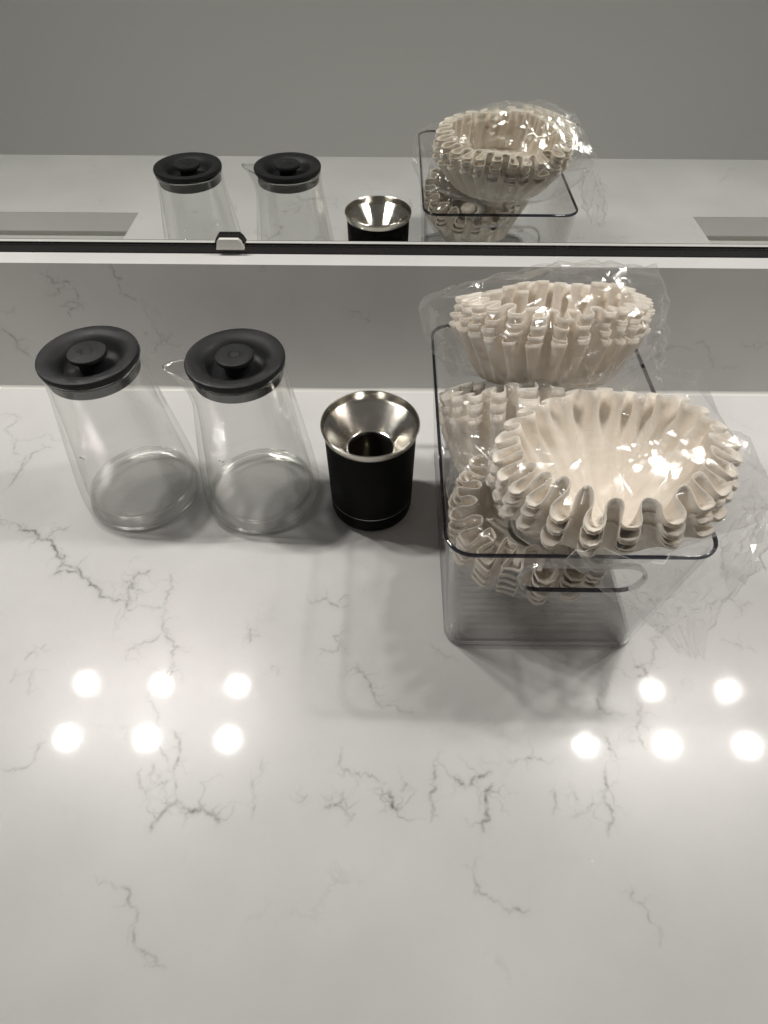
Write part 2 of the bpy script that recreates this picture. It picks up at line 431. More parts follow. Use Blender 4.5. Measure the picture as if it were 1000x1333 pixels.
VEINS = [
 (1.00, [(-0.3651, -0.19), (-0.3405, -0.2063), (-0.3188, -0.2167), (-0.3003, -0.2253), (-0.2886, -0.2429), (-0.2736, -0.2469), (-0.2591, -0.2605), (-0.2443, -0.2759), (-0.2268, -0.2795), (-0.2158, -0.2839)]),
 (0.80, [(-0.2924, -0.232), (-0.2854, -0.2404), (-0.291, -0.2553), (-0.2784, -0.2527), (-0.2618, -0.2581)]),
 (0.60, [(-0.3124, -0.2149), (-0.305, -0.2058), (-0.2956, -0.2021)]),
 (1.00, [(-0.2277, -0.2601), (-0.2196, -0.2655), (-0.2087, -0.2716)]),
 (0.90, [(-0.2225, -0.2718), (-0.2204, -0.2624), (-0.2179, -0.2519), (-0.2066, -0.2485)]),
 (0.90, [(-0.2229, -0.2703), (-0.2184, -0.2794), (-0.2127, -0.2906)]),
 (0.50, [(-0.2133, -0.2884), (-0.2025, -0.2853), (-0.1879, -0.2866)]),
 (0.70, [(-0.1879, -0.2866), (-0.1883, -0.2714), (-0.1884, -0.254)]),
 (0.80, [(-0.186, -0.2866), (-0.1852, -0.2976), (-0.1827, -0.3083), (-0.1744, -0.3166), (-0.1667, -0.3234), (-0.1676, -0.3355), (-0.1694, -0.3484), (-0.1817, -0.3518)]),
 (0.70, [(-0.1827, -0.3083), (-0.1938, -0.3189), (-0.2053, -0.3266)]),
 (0.80, [(-0.1688, -0.3407), (-0.1676, -0.3484)]),
 (0.50, [(-0.1799, -0.3611), (-0.1715, -0.3761), (-0.1658, -0.3876), (-0.1647, -0.3989), (-0.156, -0.4097), (-0.1492, -0.4201), (-0.1441, -0.4328), (-0.1417, -0.4388)]),
 (1.00, [(-0.1417, -0.4388), (-0.1354, -0.4436), (-0.1297, -0.4459), (-0.124, -0.4434), (-0.1135, -0.4491), (-0.1108, -0.4528)]),
 (0.90, [(-0.142, -0.4378), (-0.1469, -0.4437), (-0.1517, -0.4514), (-0.1547, -0.458)]),
 (0.70, [(-0.1572, -0.3904), (-0.1482, -0.4003), (-0.1469, -0.4112), (-0.1481, -0.4201)]),
 (0.60, [(-0.1657, -0.4124), (-0.165, -0.4219), (-0.1572, -0.4295), (-0.15, -0.4258)]),
 (0.50, [(-0.1709, -0.4178), (-0.1693, -0.4281), (-0.1637, -0.4351)]),
 (0.50, [(-0.2707, -0.4195), (-0.2595, -0.4204), (-0.2525, -0.4187), (-0.2505, -0.4081), (-0.2453, -0.3998)]),
 (0.50, [(-0.2735, -0.322), (-0.2808, -0.3275), (-0.2852, -0.3369)]),
 (0.40, [(-0.2749, -0.3433), (-0.2754, -0.3529), (-0.2713, -0.3652)]),
 (0.30, [(-0.2899, -0.3435), (-0.2896, -0.3562)]),
 (0.50, [(-0.4239, -0.0471), (-0.3998, -0.0505), (-0.4082, -0.0691), (-0.3902, -0.0855), (-0.3766, -0.1082)]),
 (0.60, [(-0.347, -0.0976), (-0.3671, -0.108), (-0.3679, -0.1224), (-0.3701, -0.1405), (-0.3745, -0.156)]),
 (0.30, [(-0.3354, -0.0848), (-0.3726, -0.0829), (-0.3907, -0.0843)]),
 (0.60, [(-0.3702, -0.1081), (-0.3681, -0.1299)]),
 (0.70, [(-0.1106, -0.306), (-0.1096, -0.3172)]),
 (0.50, [(-0.1138, -0.3138), (-0.1026, -0.3137)]),
 (0.60, [(-0.0636, -0.2806), (-0.0473, -0.2811), (-0.0329, -0.2832)]),
 (0.40, [(-0.0421, -0.2818), (-0.0314, -0.2733)]),
 (0.50, [(-0.0549, -0.3241), (-0.0383, -0.3246), (-0.0427, -0.3122), (-0.0349, -0.3191)]),
 (0.35, [(-0.0913, -0.3424), (-0.0844, -0.3397), (-0.0847, -0.3474)]),
 (0.60, [(-0.0237, -0.335), (-0.0204, -0.3434), (-0.0142, -0.3497), (-0.0104, -0.3591), (-0.002, -0.3723)]),
 (0.50, [(-0.0321, -0.4012), (-0.0246, -0.4187), (-0.0164, -0.4222), (-0.0003, -0.4271)]),
 (0.70, [(-0.0278, -0.4315), (-0.0315, -0.4399), (-0.0397, -0.442)]),
 (0.60, [(-0.0315, -0.4399), (-0.0197, -0.4461)]),
 (0.40, [(-0.0603, -0.4393), (-0.053, -0.4338)]),
 (0.45, [(-0.0865, -0.4088), (-0.0863, -0.422), (-0.0921, -0.4262), (-0.0895, -0.4372), (-0.0892, -0.4498)]),
 (0.70, [(0.0339, -0.4128), (0.0351, -0.4232), (0.0315, -0.4333), (0.0314, -0.4503)]),
 (0.80, [(0.0449, -0.4194), (0.0521, -0.4245), (0.0561, -0.4285), (0.0652, -0.4213), (0.0752, -0.4175)]),
 (0.90, [(0.0745, -0.4253), (0.0697, -0.4304), (0.0689, -0.4393), (0.0705, -0.4489), (0.0663, -0.4555)]),
 (1.00, [(0.0024, -0.4311), (0.0051, -0.44), (0.0103, -0.4419)]),
 (0.50, [(0.0104, -0.4311), (0.0157, -0.4259)]),
 (0.50, [(0.1165, -0.4288), (0.1169, -0.4358), (0.1139, -0.4446)]),
 (0.40, [(0.125, -0.4347), (0.131, -0.4307), (0.1322, -0.4356)]),
 (0.40, [(0.1252, -0.4454), (0.138, -0.4404), (0.1492, -0.4369)]),
 (0.80, [(0.156, -0.4129), (0.1541, -0.4243), (0.1513, -0.4319), (0.1529, -0.4393), (0.1533, -0.4489), (0.1481, -0.4582)]),
 (0.70, [(0.1606, -0.3894), (0.1609, -0.4005), (0.1647, -0.4059)]),
 (0.60, [(0.1647, -0.36), (0.1607, -0.3703), (0.1655, -0.375), (0.1778, -0.376)]),
 (0.60, [(0.0991, -0.4083), (0.1064, -0.4071), (0.1121, -0.4092)]),
 (0.40, [(0.098, -0.4083), (0.087, -0.4095)]),
 (0.60, [(0.2218, -0.2977), (0.2324, -0.3004), (0.2221, -0.3104), (0.2142, -0.3119), (0.218, -0.3208), (0.2101, -0.3322), (0.2107, -0.3387)]),
 (1.00, [(0.1954, -0.3376), (0.2021, -0.3349), (0.204, -0.3414), (0.1962, -0.344)]),
 (0.60, [(0.1918, -0.3658), (0.19, -0.3776), (0.1855, -0.3863), (0.1886, -0.4002)]),
 (0.40, [(0.1769, -0.3937), (0.1834, -0.3948)]),
 (0.50, [(0.2916, -0.2716), (0.2975, -0.2806), (0.3106, -0.2767)]),
 (0.50, [(0.2995, -0.2806), (0.2974, -0.288)]),
 (0.40, [(0.2712, -0.3126), (0.2839, -0.3152), (0.2964, -0.3232)]),
 (0.50, [(0.3409, -0.1694), (0.348, -0.1722), (0.3667, -0.1729)]),
 (0.50, [(0.3476, -0.1732), (0.34, -0.1975), (0.3402, -0.2083)]),
 (0.40, [(0.3002, -0.2429), (0.2951, -0.2575)]),
 (0.30, [(0.3677, -0.1126), (0.3843, -0.1199)]),
 (0.40, [(-0.0009, -0.3699), (0.0107, -0.3739), (0.0204, -0.375)]),
 (0.30, [(0.0357, -0.3182), (0.0429, -0.3229), (0.0571, -0.3327)]),
 (0.30, [(0.1641, -0.3315), (0.1695, -0.3569)]),
 (0.50, [(-0.1791, -0.4883), (-0.1505, -0.5044), (-0.1487, -0.5199), (-0.1276, -0.5308)]),
 (0.50, [(0.0598, -0.4727), (0.0675, -0.4939), (0.0906, -0.4997)]),
 (0.40, [(0.1559, -0.4846), (0.1665, -0.5164)]),
]
BACK_VEINS = [
 (0.60, [(-0.3382, 0.1392), (-0.3302, 0.1297), (-0.3111, 0.1266)]),
 (0.50, [(-0.3164, 0.1322), (-0.3296, 0.1182), (-0.3403, 0.1164)]),
 (0.50, [(-0.3358, 0.1028), (-0.3214, 0.1098), (-0.3091, 0.1013)]),
 (0.50, [(-0.3088, 0.1266), (-0.3136, 0.1099), (-0.3261, 0.0896)]),
 (0.50, [(-0.2687, 0.1507), (-0.2606, 0.1351), (-0.2614, 0.1162), (-0.2542, 0.1095)]),
 (0.70, [(-0.4066, 0.077), (-0.3987, 0.0696), (-0.3992, 0.0543), (-0.3911, 0.0426)]),
 (0.30, [(-0.2402, 0.1019), (-0.2327, 0.095)]),
 (0.35, [(-0.0424, 0.1037), (-0.0193, 0.0898)]),
 (0.35, [(-0.122, 0.152), (-0.118, 0.1443)]),
 (0.40, [(0.3228, 0.0655), (0.338, 0.0618), (0.355, 0.0363)]),
 (0.35, [(0.3734, 0.066), (0.3982, 0.0681)]),
 (0.30, [(0.3642, 0.0343), (0.379, 0.0386)]),
 (0.30, [(-0.3789, 0.1024), (-0.3967, 0.0978)]),
]
# ------------------------------------------------------------------ countertop and backsplash (veined slabs)
rng = np.random.default_rng(11)

def fractal(p, strength, depth=4, rough=0.16):
    pts = np.array(p, float)
    for _ in range(depth):
        nxt = [pts[0]]
        for a, b in zip(pts, pts[1:]):
            d = b - a
            n = np.array([-d[1], d[0]])
            nxt.append((a + b) / 2 + n * rng.normal(0, rough))
            nxt.append(b)
        pts = np.array(nxt)
    return pts

def vein_segments(veins):
    segs = []   # ax, ay, bx, by, strength, width
    for s, p in veins:
        pts = fractal(p, s)
        n = len(pts)
        ph = rng.uniform(0, 6, 3)
        for i in range(n - 1):
            t = i / n
            mod = 0.78 + 0.30 * math.sin(9 * t + ph[0]) * math.sin(23 * t + ph[1])
            fade = min(1, 6 * t + .25, 6 * (1 - t) + .25)
            segs.append((*pts[i], *pts[i + 1], s * mod * fade, (0.0005 + 0.0007 * s * rng.uniform(0.4, 1.3))))
        # short side cracks
        for k in range(int(3 + 5 * s)):
            i = rng.integers(1, n - 2)
            ang = rng.uniform(0, 2 * PI); ln = rng.uniform(0.004, 0.016) * (0.5 + s)
            q = fractal([pts[i], pts[i] + ln * np.array([math.cos(ang), math.sin(ang)])], s, 3, 0.22)
            for j in range(len(q) - 1):
                segs.append((*q[j], *q[j + 1], 0.55 * s * (1 - j / len(q)), 0.0005))
    return segs

def slab_sheet(a0, a1, b0, b1, cell, veins, holes, to3d, sub=7):
    """flat sheet of coarse cells; the cells a vein runs through are cut finer so that the vein attribute stays sharp"""
    na = int(round((a1 - a0) / cell)); nb = int(round((b1 - b0) / cell))
    ca, cb = (a1 - a0) / na, (b1 - b0) / nb
    segs = np.array(vein_segments(veins))
    near = {}
    for k, (ax, ay, bx, by, s, w) in enumerate(segs):
        pad = 0.004
        i0 = int((min(ax, bx) - pad - a0) // ca); i1 = int((max(ax, bx) + pad - a0) // ca)
        j0 = int((min(ay, by) - pad - b0) // cb); j1 = int((max(ay, by) + pad - b0) // cb)
        for i in range(max(i0, 0), min(i1, na - 1) + 1):
            for j in range(max(j0, 0), min(j1, nb - 1) + 1):
                near.setdefault((i, j), []).append(k)
    V, F, A = [], [], []
    grid = {}
    def gv(i, j):
        if (i, j) not in grid:
            grid[(i, j)] = len(V); V.append((a0 + i * ca, b0 + j * cb)); A.append(0.0)
        return grid[(i, j)]
    for i in range(na):
        for j in range(nb):
            x, y = a0 + (i + .5) * ca, b0 + (j + .5) * cb
            if any(h[0] < x < h[1] and h[2] < y < h[3] for h in holes): continue
            if (i, j) not in near:
                F.append((gv(i, j), gv(i + 1, j), gv(i + 1, j + 1), gv(i, j + 1)))
                continue
            sg = segs[near[(i, j)]]
            uu, vv = np.meshgrid(np.arange(sub + 1) / sub, np.arange(sub + 1) / sub, indexing='ij')
            px = a0 + (i + uu.ravel()) * ca; py = b0 + (j + vv.ravel()) * cb
            dx, dy = sg[:, 2] - sg[:, 0], sg[:, 3] - sg[:, 1]
            l2 = dx * dx + dy * dy + 1e-12
            t = np.clip(((px[:, None] - sg[:, 0]) * dx + (py[:, None] - sg[:, 1]) * dy) / l2, 0, 1)
            d = np.hypot(px[:, None] - sg[:, 0] - t * dx, py[:, None] - sg[:, 1] - t * dy)
            val = (sg[:, 4] * (0.95 * np.exp(-(d / sg[:, 5]) ** 2) + 0.10 * np.exp(-(d / (4 * sg[:, 5])) ** 2))).max(1)
            base = len(V)
            V.extend(zip(px.tolist(), py.tolist())); A.extend(np.clip(val, 0, 1).tolist())
            for u in range(sub):
                for v in range(sub):
                    q = base + u * (sub + 1) + v
                    F.append((q, q + sub + 1, q + sub + 2, q + 1))
    return [to3d(p) for p in V], F, A

def slab_obj(name, sheet, mat, kind):
    V, F, A = sheet
    me = bpy.data.meshes.new(name)
    me.from_pydata(V, [], F)
    at = me.attributes.new('vein', 'FLOAT', 'POINT')
    at.data.foreach_set('value', np.array(A, dtype=np.float32))
    return tag(link(name, me, mat), kind=kind)

COUNTER_FRONT = -0.62
SINKS = [(-0.80, -0.402, -0.39, -0.11), (0.482, 0.872, -0.39, -0.11)]
counter = slab_obj('countertop', slab_sheet(-1.2, 1.2, COUNTER_FRONT, 0.0, 0.005, VEINS, SINKS, lambda p: (p[0], p[1], 0.0)), M['quartz'], 'structure')
# slab edge and underside: a frame of boxes round the sinks, just under the top sheet
bm = bmesh.new()
xs = [-1.2, SINKS[0][0], SINKS[0][1], SINKS[1][0], SINKS[1][1], 1.2]
for i in range(5):
    if i in (1, 3):
        box_bm(bm, (xs[i], COUNTER_FRONT, -0.03), (xs[i + 1], SINKS[0][2], -0.0004))
        box_bm(bm, (xs[i], SINKS[0][3], -0.03), (xs[i + 1], 0.0, -0.0004))
    else:
        box_bm(bm, (xs[i], COUNTER_FRONT, -0.03), (xs[i + 1], 0.0, -0.0004))
slab_edge = bm_obj('slab_edge', bm, M['quartz'], counter)

BS_H = 0.150
LEDGE = 0.028
bs = slab_obj('backsplash', slab_sheet(-1.2, 1.2, 0.0, BS_H, 0.006, BACK_VEINS, [], lambda p: (p[0], 0.0, p[1])), M['quartz'], 'structure')
bm = bmesh.new()
box_bm(bm, (-1.2, 0.0004, 0.0), (1.2, LEDGE, BS_H - 0.0002))
for e in bm.edges: pass
bm_obj('slab_body', bm, M['quartz'], bs)
bm = bmesh.new()      # sealant bead along the joint
n = 6
rows = []
for x in np.linspace(-1.2, 1.2, 161):
    w = 0.0042 + 0.0006 * math.sin(x * 17) + 0.0004 * math.sin(x * 41 + 1)
    rows.append([bm.verts.new((x, -0.0002 - w * (1 - math.cos(t * PI / 2 / n)) * 0 - w * (1 - math.sin(t * PI / 2 / n)), 0.0002 + w * (1 - math.cos(t * PI / 2 / n)))) for t in range(n + 1)])
for a, b in zip(rows, rows[1:]):
    for k in range(n): bm.faces.new((a[k], a[k + 1], b[k + 1], b[k]))
bm_obj('sealant_bead', bm, M['caulk'], bs, 180)

# plain painted wall across the room (seen only in the mirror) and the wall that carries the mirror
tag(box('room_wall', (-2.6, -1.42, -0.9), (2.6, -1.36, 1.7), M['wall_paint']), kind='structure')
tag(box('mirror_wall', (-1.6, 0.031, -0.9), (1.6, 0.10, 1.7), M['wall_paint']), kind='structure')

# ------------------------------------------------------------------ wall mirror with bottom channel and clip
mir = empty('wall_mirror', (0, 0.024, BS_H), 'wide frameless wall mirror standing on the backsplash in a dark bottom channel', 'mirror')
MY = 0.0
box('mirror_glass', (-1.18, MY, 0.006), (1.18, MY + 0.005, 0.78), M['mirror'], mir)
ch = box('bottom_channel', (-1.18, MY - 0.0035, 0.0006), (1.18, MY - 0.0006, 0.0078), M['dark_metal'], mir, bevel=0.0007)
bm = bmesh.new()
prof = [(-0.0135, 0.006), (-0.0115, 0.0135), (-0.009, 0.016), (0.009, 0.016), (0.0115, 0.0135), (0.0135, 0.006)]
f1 = [bm.verts.new((x - 0.1535, MY - 0.0075, z)) for x, z in prof]
f2 = [bm.verts.new((x * 1.02 - 0.1535, MY - 0.0008, z * 1.02)) for x, z in prof]
bm.faces.new(f1)
bm.faces.new(f2[::-1])
for i in range(6): bm.faces.new((f1[i], f2[i], f2[(i + 1) % 6], f1[(i + 1) % 6]))
bm_obj('mirror_clip', bm, M['clip_plastic'], mir, 40)
bm = bmesh.new()      # dark outline round the clip
pf = [(-0.0150, 0.0105), (-0.0128, 0.0150), (-0.0098, 0.0182), (0.0098, 0.0182), (0.0128, 0.0150), (0.0150, 0.0105)]
a1 = [bm.verts.new((x - 0.1535, MY - 0.0040, z)) for x, z in pf]
a2 = [bm.verts.new((x - 0.1535, MY - 0.0003, z)) for x, z in pf]
bm.faces.new(a1); bm.faces.new(a2[::-1])
for i in range(6): bm.faces.new((a1[i], a2[i], a2[(i + 1) % 6], a1[(i + 1) % 6]))
bm_obj('clip_outline', bm, M['dark_metal'], mir)

# ------------------------------------------------------------------ sinks (seen in the mirror)
def sink(rect, label):
    x0, x1, y0, y1 = rect
    cx, cyy = (x0 + x1) / 2, (y0 + y1) / 2
    t = empty('sink', (cx, cyy, -0.15), label, 'sink', 'undermount sinks in the counter')
    hx, hy = (x1 - x0) / 2 + 0.006, (y1 - y0) / 2 + 0.006
    def ring(hx, hy, r, z, n=8):
        pts = []
        for qx, qy, s in ((1, 1, 0), (-1, 1, 1), (-1, -1, 2), (1, -1, 3)):
            for k in range(n + 1):
                a = PI / 2 * (s + k / n)
                pts.append((qx * (hx - r) + r * math.cos(a), qy * (hy - r) + r * math.sin(a), z))
        return pts
    rings = [ring(hx + 0.02, hy + 0.02, 0.03, 0.1185), ring(hx, hy, 0.022, 0.1185), ring(hx - 0.006, hy - 0.006, 0.03, 0.10), ring(hx - 0.016, hy - 0.016, 0.04, 0.035),
             ring(hx - 0.03, hy - 0.03, 0.045, 0.012), ring(hx - 0.06, hy - 0.06, 0.03, 0.004), ring(0.03, 0.03, 0.028, 0.0)]
    V = [p for r in rings for p in r]; n = len(rings[0]); F = []
    for i in range(len(rings) - 1):
        for k in range(n):
            F.append((i * n + k, i * n + (k + 1) % n, (i + 1) * n + (k + 1) % n, (i + 1) * n + k))
    F.append(tuple((len(rings) - 1) * n + k for k in range(n)))
    mesh('basin', V, F, M['porcelain'], t, 50)
    d = lathe('drain', [(0, 0.006), (0.013, 0.0055), (0.015, 0.004), (0.0215, 0.0045), (0.023, 0.0025), (0.023, 0.001)], M['chrome'], t, 40)
    return t
sink(SINKS[0], 'white rectangular sink reflected at the left end of the mirror')
sink(SINKS[1], 'white rectangular sink reflected at the right end of the mirror')

# ------------------------------------------------------------------ vanity lights above the mirror (their six glows lie on the counter)
def vanity_light(xs, label):
    cx = sum(xs) / 3
    t = empty('vanity_light', (cx, 0.03, 0.995), label, 'lamp', 'vanity lights over the mirror')
    box('light_bar', (xs[0] - cx - 0.05, -0.022, 0.045), (xs[2] - cx + 0.05, 0.0, 0.105), M['chrome'], t, bevel=0.004)
    for x in xs:
        lathe('socket', [(0, 0.05), (0.012, 0.05), (0.018, 0.04), (0.024, 0.032), (0.022, 0.030), (0, 0.034)], M['chrome'], t, 32).location = (x - cx, -0.073, 0)
        box('arm', (x - cx - 0.005, -0.073, 0.051), (x - cx + 0.005, -0.0225, 0.061), M['chrome'], t)
        ld = bpy.data.lights.new('bulb', 'SPOT'); ld.spot_size = math.radians(150); ld.spot_blend = 1.0
        ld.energy = LAMP_W; ld.color = LAMP_COL; ld.shadow_soft_size = 0.025
        lo = bpy.data.objects.new('bulb', ld); col.objects.link(lo)
        lo.parent = t; lo.location = (x - cx, -0.073, 0.0)
    return t
vanity_light((-0.741, -0.554, -0.365), 'three-bulb vanity lamp above the mirror over the left sink')
vanity_light((0.467, 0.655, 0.842), 'three-bulb vanity lamp above the mirror over the right sink')

# ------------------------------------------------------------------ glass carafes
def carafe(loc, spout_deg, emblem_deg, label, lip=1.0):
    t = empty('glass_carafe', loc, label, 'carafe', 'lidded glass carafes on the counter')
    sd = math.radians(spout_deg)
    def spout(scale=1.0):
        scale *= lip
        def w(p, a):
            d = (a - sd + PI) % (2 * PI) - PI
            z = p[2]
            k = max(0.0, (z - 0.118) / 0.034) ** 1.8
            g = math.exp(-(d / 0.24) ** 2) * k * scale
            pinch = -0.0035 * k * (math.exp(-((abs(d) - 0.62) / 0.22) ** 2)) * scale
            r = math.hypot(p[0], p[1]); f = (r + 0.0165 * g + pinch) / r
            return (p[0] * f, p[1] * f, z + 0.0035 * g)
        return w
    outer = smooth_profile([(0.0, 0.0022), (0.030, 0.0018), (0.044, 0.0004), (0.0505, 0.0022), (0.0538, 0.0085), (0.0545, 0.018), (0.0525, 0.040),
                            (0.0485, 0.070), (0.0442, 0.100), (0.0402, 0.126), (0.0384, 0.142), (0.0380, 0.1525)], 6)
    lathe('body', outer, M['glass'], t, 128, 180, spout())
    inner = smooth_profile([(0.0, 0.0115), (0.020, 0.0110), (0.036, 0.0105), (0.0445, 0.0125), (0.0480, 0.0190), (0.0478, 0.030), (0.0458, 0.048), (0.0430, 0.072),
                            (0.0400, 0.100), (0.0378, 0.126), (0.0366, 0.142), (0.0364, 0.1525)], 6)
    lathe('inner_wall', inner, M['glass'], t, 128, 180, spout(0.96))
    for nm, R0, z0, r0, fz in (('inner_heel', 0.0462, 0.0142, 0.0017, 1.3), ('base_heel', 0.0497, 0.0034, 0.0019, 1.0)):
        lathe(nm, [(R0 + r0 * math.cos(q * PI / 6), z0 + fz * r0 * math.sin(q * PI / 6)) for q in range(13)], M['glass_heel'], t, 96, 180)
    lathe('rim', [(0.0364, 0.1526), (0.0368, 0.1537), (0.0376, 0.1537), (0.0380, 0.1526), (0.0372, 0.1520), (0.0364, 0.1526)], M['thick_glass'], t, 128, 180, spout())
    lid = lathe('lid', [(0, 0.1450), (0.0330, 0.1450), (0.0335, 0.1545), (0.0372, 0.1548), (0.0384, 0.1556), (0.0388, 0.1572), (0.0388, 0.1590), (0.0383, 0.1602), (0.0372, 0.1606),
                        (0.0305, 0.1600), (0.0268, 0.1582), (0.0240, 0.1545), (0.0222, 0.1505), (0.0195, 0.1480), (0.0120, 0.1470), (0.0100, 0.1470), (0, 0.1470)], M['black_lid'], t, 96, 40)
    lathe('lid_plug', [(0.0290, 0.1475), (0.0300, 0.1475), (0.0300, 0.1430), (0.0335, 0.1422), (0.0355, 0.1432), (0.0358, 0.1455), (0.0350, 0.1480), (0.0356, 0.1500), (0.0356, 0.1530), (0.0335, 0.1547), (0.0300, 0.1530), (0.0290, 0.1500)],
          M['black_rubber'], lid, 96, 40)
    knob = lathe('lid_knob', [(0.0100, 0.1468), (0.0098, 0.1560), (0.0135, 0.1578), (0.0148, 0.1590), (0.0150, 0.1612), (0.0145, 0.1622), (0.0132, 0.1625), (0, 0.1625)], M['black_lid'], lid, 72, 40)
    e = math.radians(emblem_deg)
    # emblem: a ring with two dots beside it, inlaid in the knob
    bm = bmesh.new()
    ox, oy = 0.0, 0.0
    R, r = 0.0045, 0.00050
    nn = 48
    rings = []
    for k in range(nn):
        a = 2 * PI * k / nn
        rings.append([bm.verts.new(((R + r * math.cos(b)) * math.cos(a), (R + r * math.cos(b)) * math.sin(a), 0.1625 + 0.55 * r * math.sin(b))) for b in (0, PI / 2, PI, 3 * PI / 2)])
    for k in range(nn):
        A, B = rings[k], rings[(k + 1) % nn]
        for q in range(4): bm.faces.new((A[q], A[(q + 1) % 4], B[(q + 1) % 4], B[q]))
    for dy in (-0.0012, 0.0012):
        bmesh.ops.create_uvsphere(bm, u_segments=10, v_segments=6, radius=0.0008,
                                  matrix=Matrix.Translation((0.0064 * math.cos(e) - dy * math.sin(e), 0.0064 * math.sin(e) + dy * math.cos(e), 0.1624)))
    bm_obj('ring_emblem', bm, M['black_gloss'], lid, 180)
    # two tiny printed dots on the front of the glass
    for s in (-1, 1):
        z = 0.088; rr = 0.0460
        a = math.radians(-112) + s * 0.033
        bm = bmesh.new()
        bmesh.ops.create_uvsphere(bm, u_segments=10, v_segments=6, radius=0.00065, matrix=Matrix.Translation((rr * math.cos(a), rr * math.sin(a), z)))
        bm_obj('level_mark', bm, M['black_gloss'], t, 180)
    return t
carafe((-0.2345, -0.1567, 0.0), 40, 178, 'leftmost glass carafe with black lid, no spout showing', 0.12)
carafe((-0.1193, -0.1589, 0.0), 190, 5, 'glass carafe beside the black cup, spout sticking out to the left')

# ------------------------------------------------------------------ black cup with steel funnel
cup = empty('dosing_cup', (-0.0148, -0.1704, 0.0), 'black cylindrical cup with a brushed steel funnel in its top', 'cup')
cup.scale = (1, 1, 1.03)
body = lathe('body', [(0, 0.0006), (0.0300, 0.0006), (0.0340, 0.0016), (0.0366, 0.0045), (0.0374, 0.0085), (0.0376, 0.0192), (0.0372, 0.0196), (0.0372, 0.0204), (0.0377, 0.0208),
                      (0.0383, 0.060), (0.0389, 0.0915), (0.0386, 0.0935), (0.0372, 0.0938), (0.0360, 0.0930), (0.0355, 0.060), (0.0350, 0.006), (0, 0.005)], M['black_cup'], cup, 128, 35)
lathe('seam_ring', [(0.0372, 0.0197), (0.03755, 0.0198), (0.03755, 0.0203), (0.0372, 0.0203)], M['chrome'], body, 128, 40)
lathe('inner_sleeve', [(0.0193, 0.071), (0.0197, 0.066), (0.0199, 0.040), (0.0199, 0.012), (0.016, 0.008), (0, 0.0078)], M['steel_shaded'], cup, 96, 35)
lathe('funnel', [(0.0203, 0.0690), (0.0197, 0.0700), (0.0195, 0.0722), (0.0199, 0.0734), (0.0209, 0.0738), (0.0368, 0.0940), (0.0376, 0.0944), (0.0383, 0.0944), (0.0390, 0.0950), (0.0402, 0.1012), (0.0407, 0.1018), (0.0413, 0.1014),
                 (0.0416, 0.1000), (0.0404, 0.0955), (0.0396, 0.0942), (0.0386, 0.0940), (0.0364, 0.0939)], M['steel'], cup, 160, 28)

# ------------------------------------------------------------------ clear storage bin
BX0, BX1, BY0, BY1, BH = 0.0372, 0.2087, -0.3315, -0.0820, 0.1406
bcx, bcy = (BX0 + BX1) / 2, (BY0 + BY1) / 2
stor = empty('storage_bin', (bcx, bcy, 0), 'clear plastic storage bin with handle slots holding the coffee filters', 'bin')
HX, HY = (BX1 - BX0) / 2, (BY1 - BY0) / 2
TAPER = 0.0105
def rrect(hx, hy, r, z, n=7):
    pts = []
    for qx, qy, s in ((1, 1, 0), (-1, 1, 1), (-1, -1, 2), (1, -1, 3)):
        for k in range(n + 1):
            a = PI / 2 * (s + k / n)
            pts.append((qx * (hx - r) + r * math.cos(a), qy * (hy - r) + r * math.sin(a), z))
    return pts
def loft(rings, cap0=True, cap1=True):
    n = len(rings[0]); V = [p for r in rings for p in r]; F = []
    for i in range(len(rings) - 1):
        for k in range(n):
            F.append((i * n + k, i * n + (k + 1) % n, (i + 1) * n + (k + 1) % n, (i + 1) * n + k))
    if cap0: F.append(tuple(range(n))[::-1])
    if cap1: F.append(tuple((len(rings) - 1) * n + k for k in range(n)))
    return V, F
def at(z, off=0.0):          # half sizes of the tapered wall at height z
    k = 1 - z / BH
    return HX - TAPER * k - off, HY - TAPER * k - off
th = 0.0024
R_ = []
for z, o, r in ((0.0, 0.006, 0.012), (0.0012, 0.002, 0.014), (0.005, 0.0, 0.015), (BH - 0.002, 0.0, 0.017)):
    R_.append(rrect(*at(z, o), r, z))
for z, o, r in ((BH - 0.002, th, 0.0148), (0.007, th, 0.0128), (0.0038, th + 0.002, 0.012), (0.0030, th + 0.006, 0.011)):
    R_.append(rrect(*at(z, o), r, z))
V, F = loft(R_)
shell = mesh('wall', V, F, M['acrylic'], stor, 40)
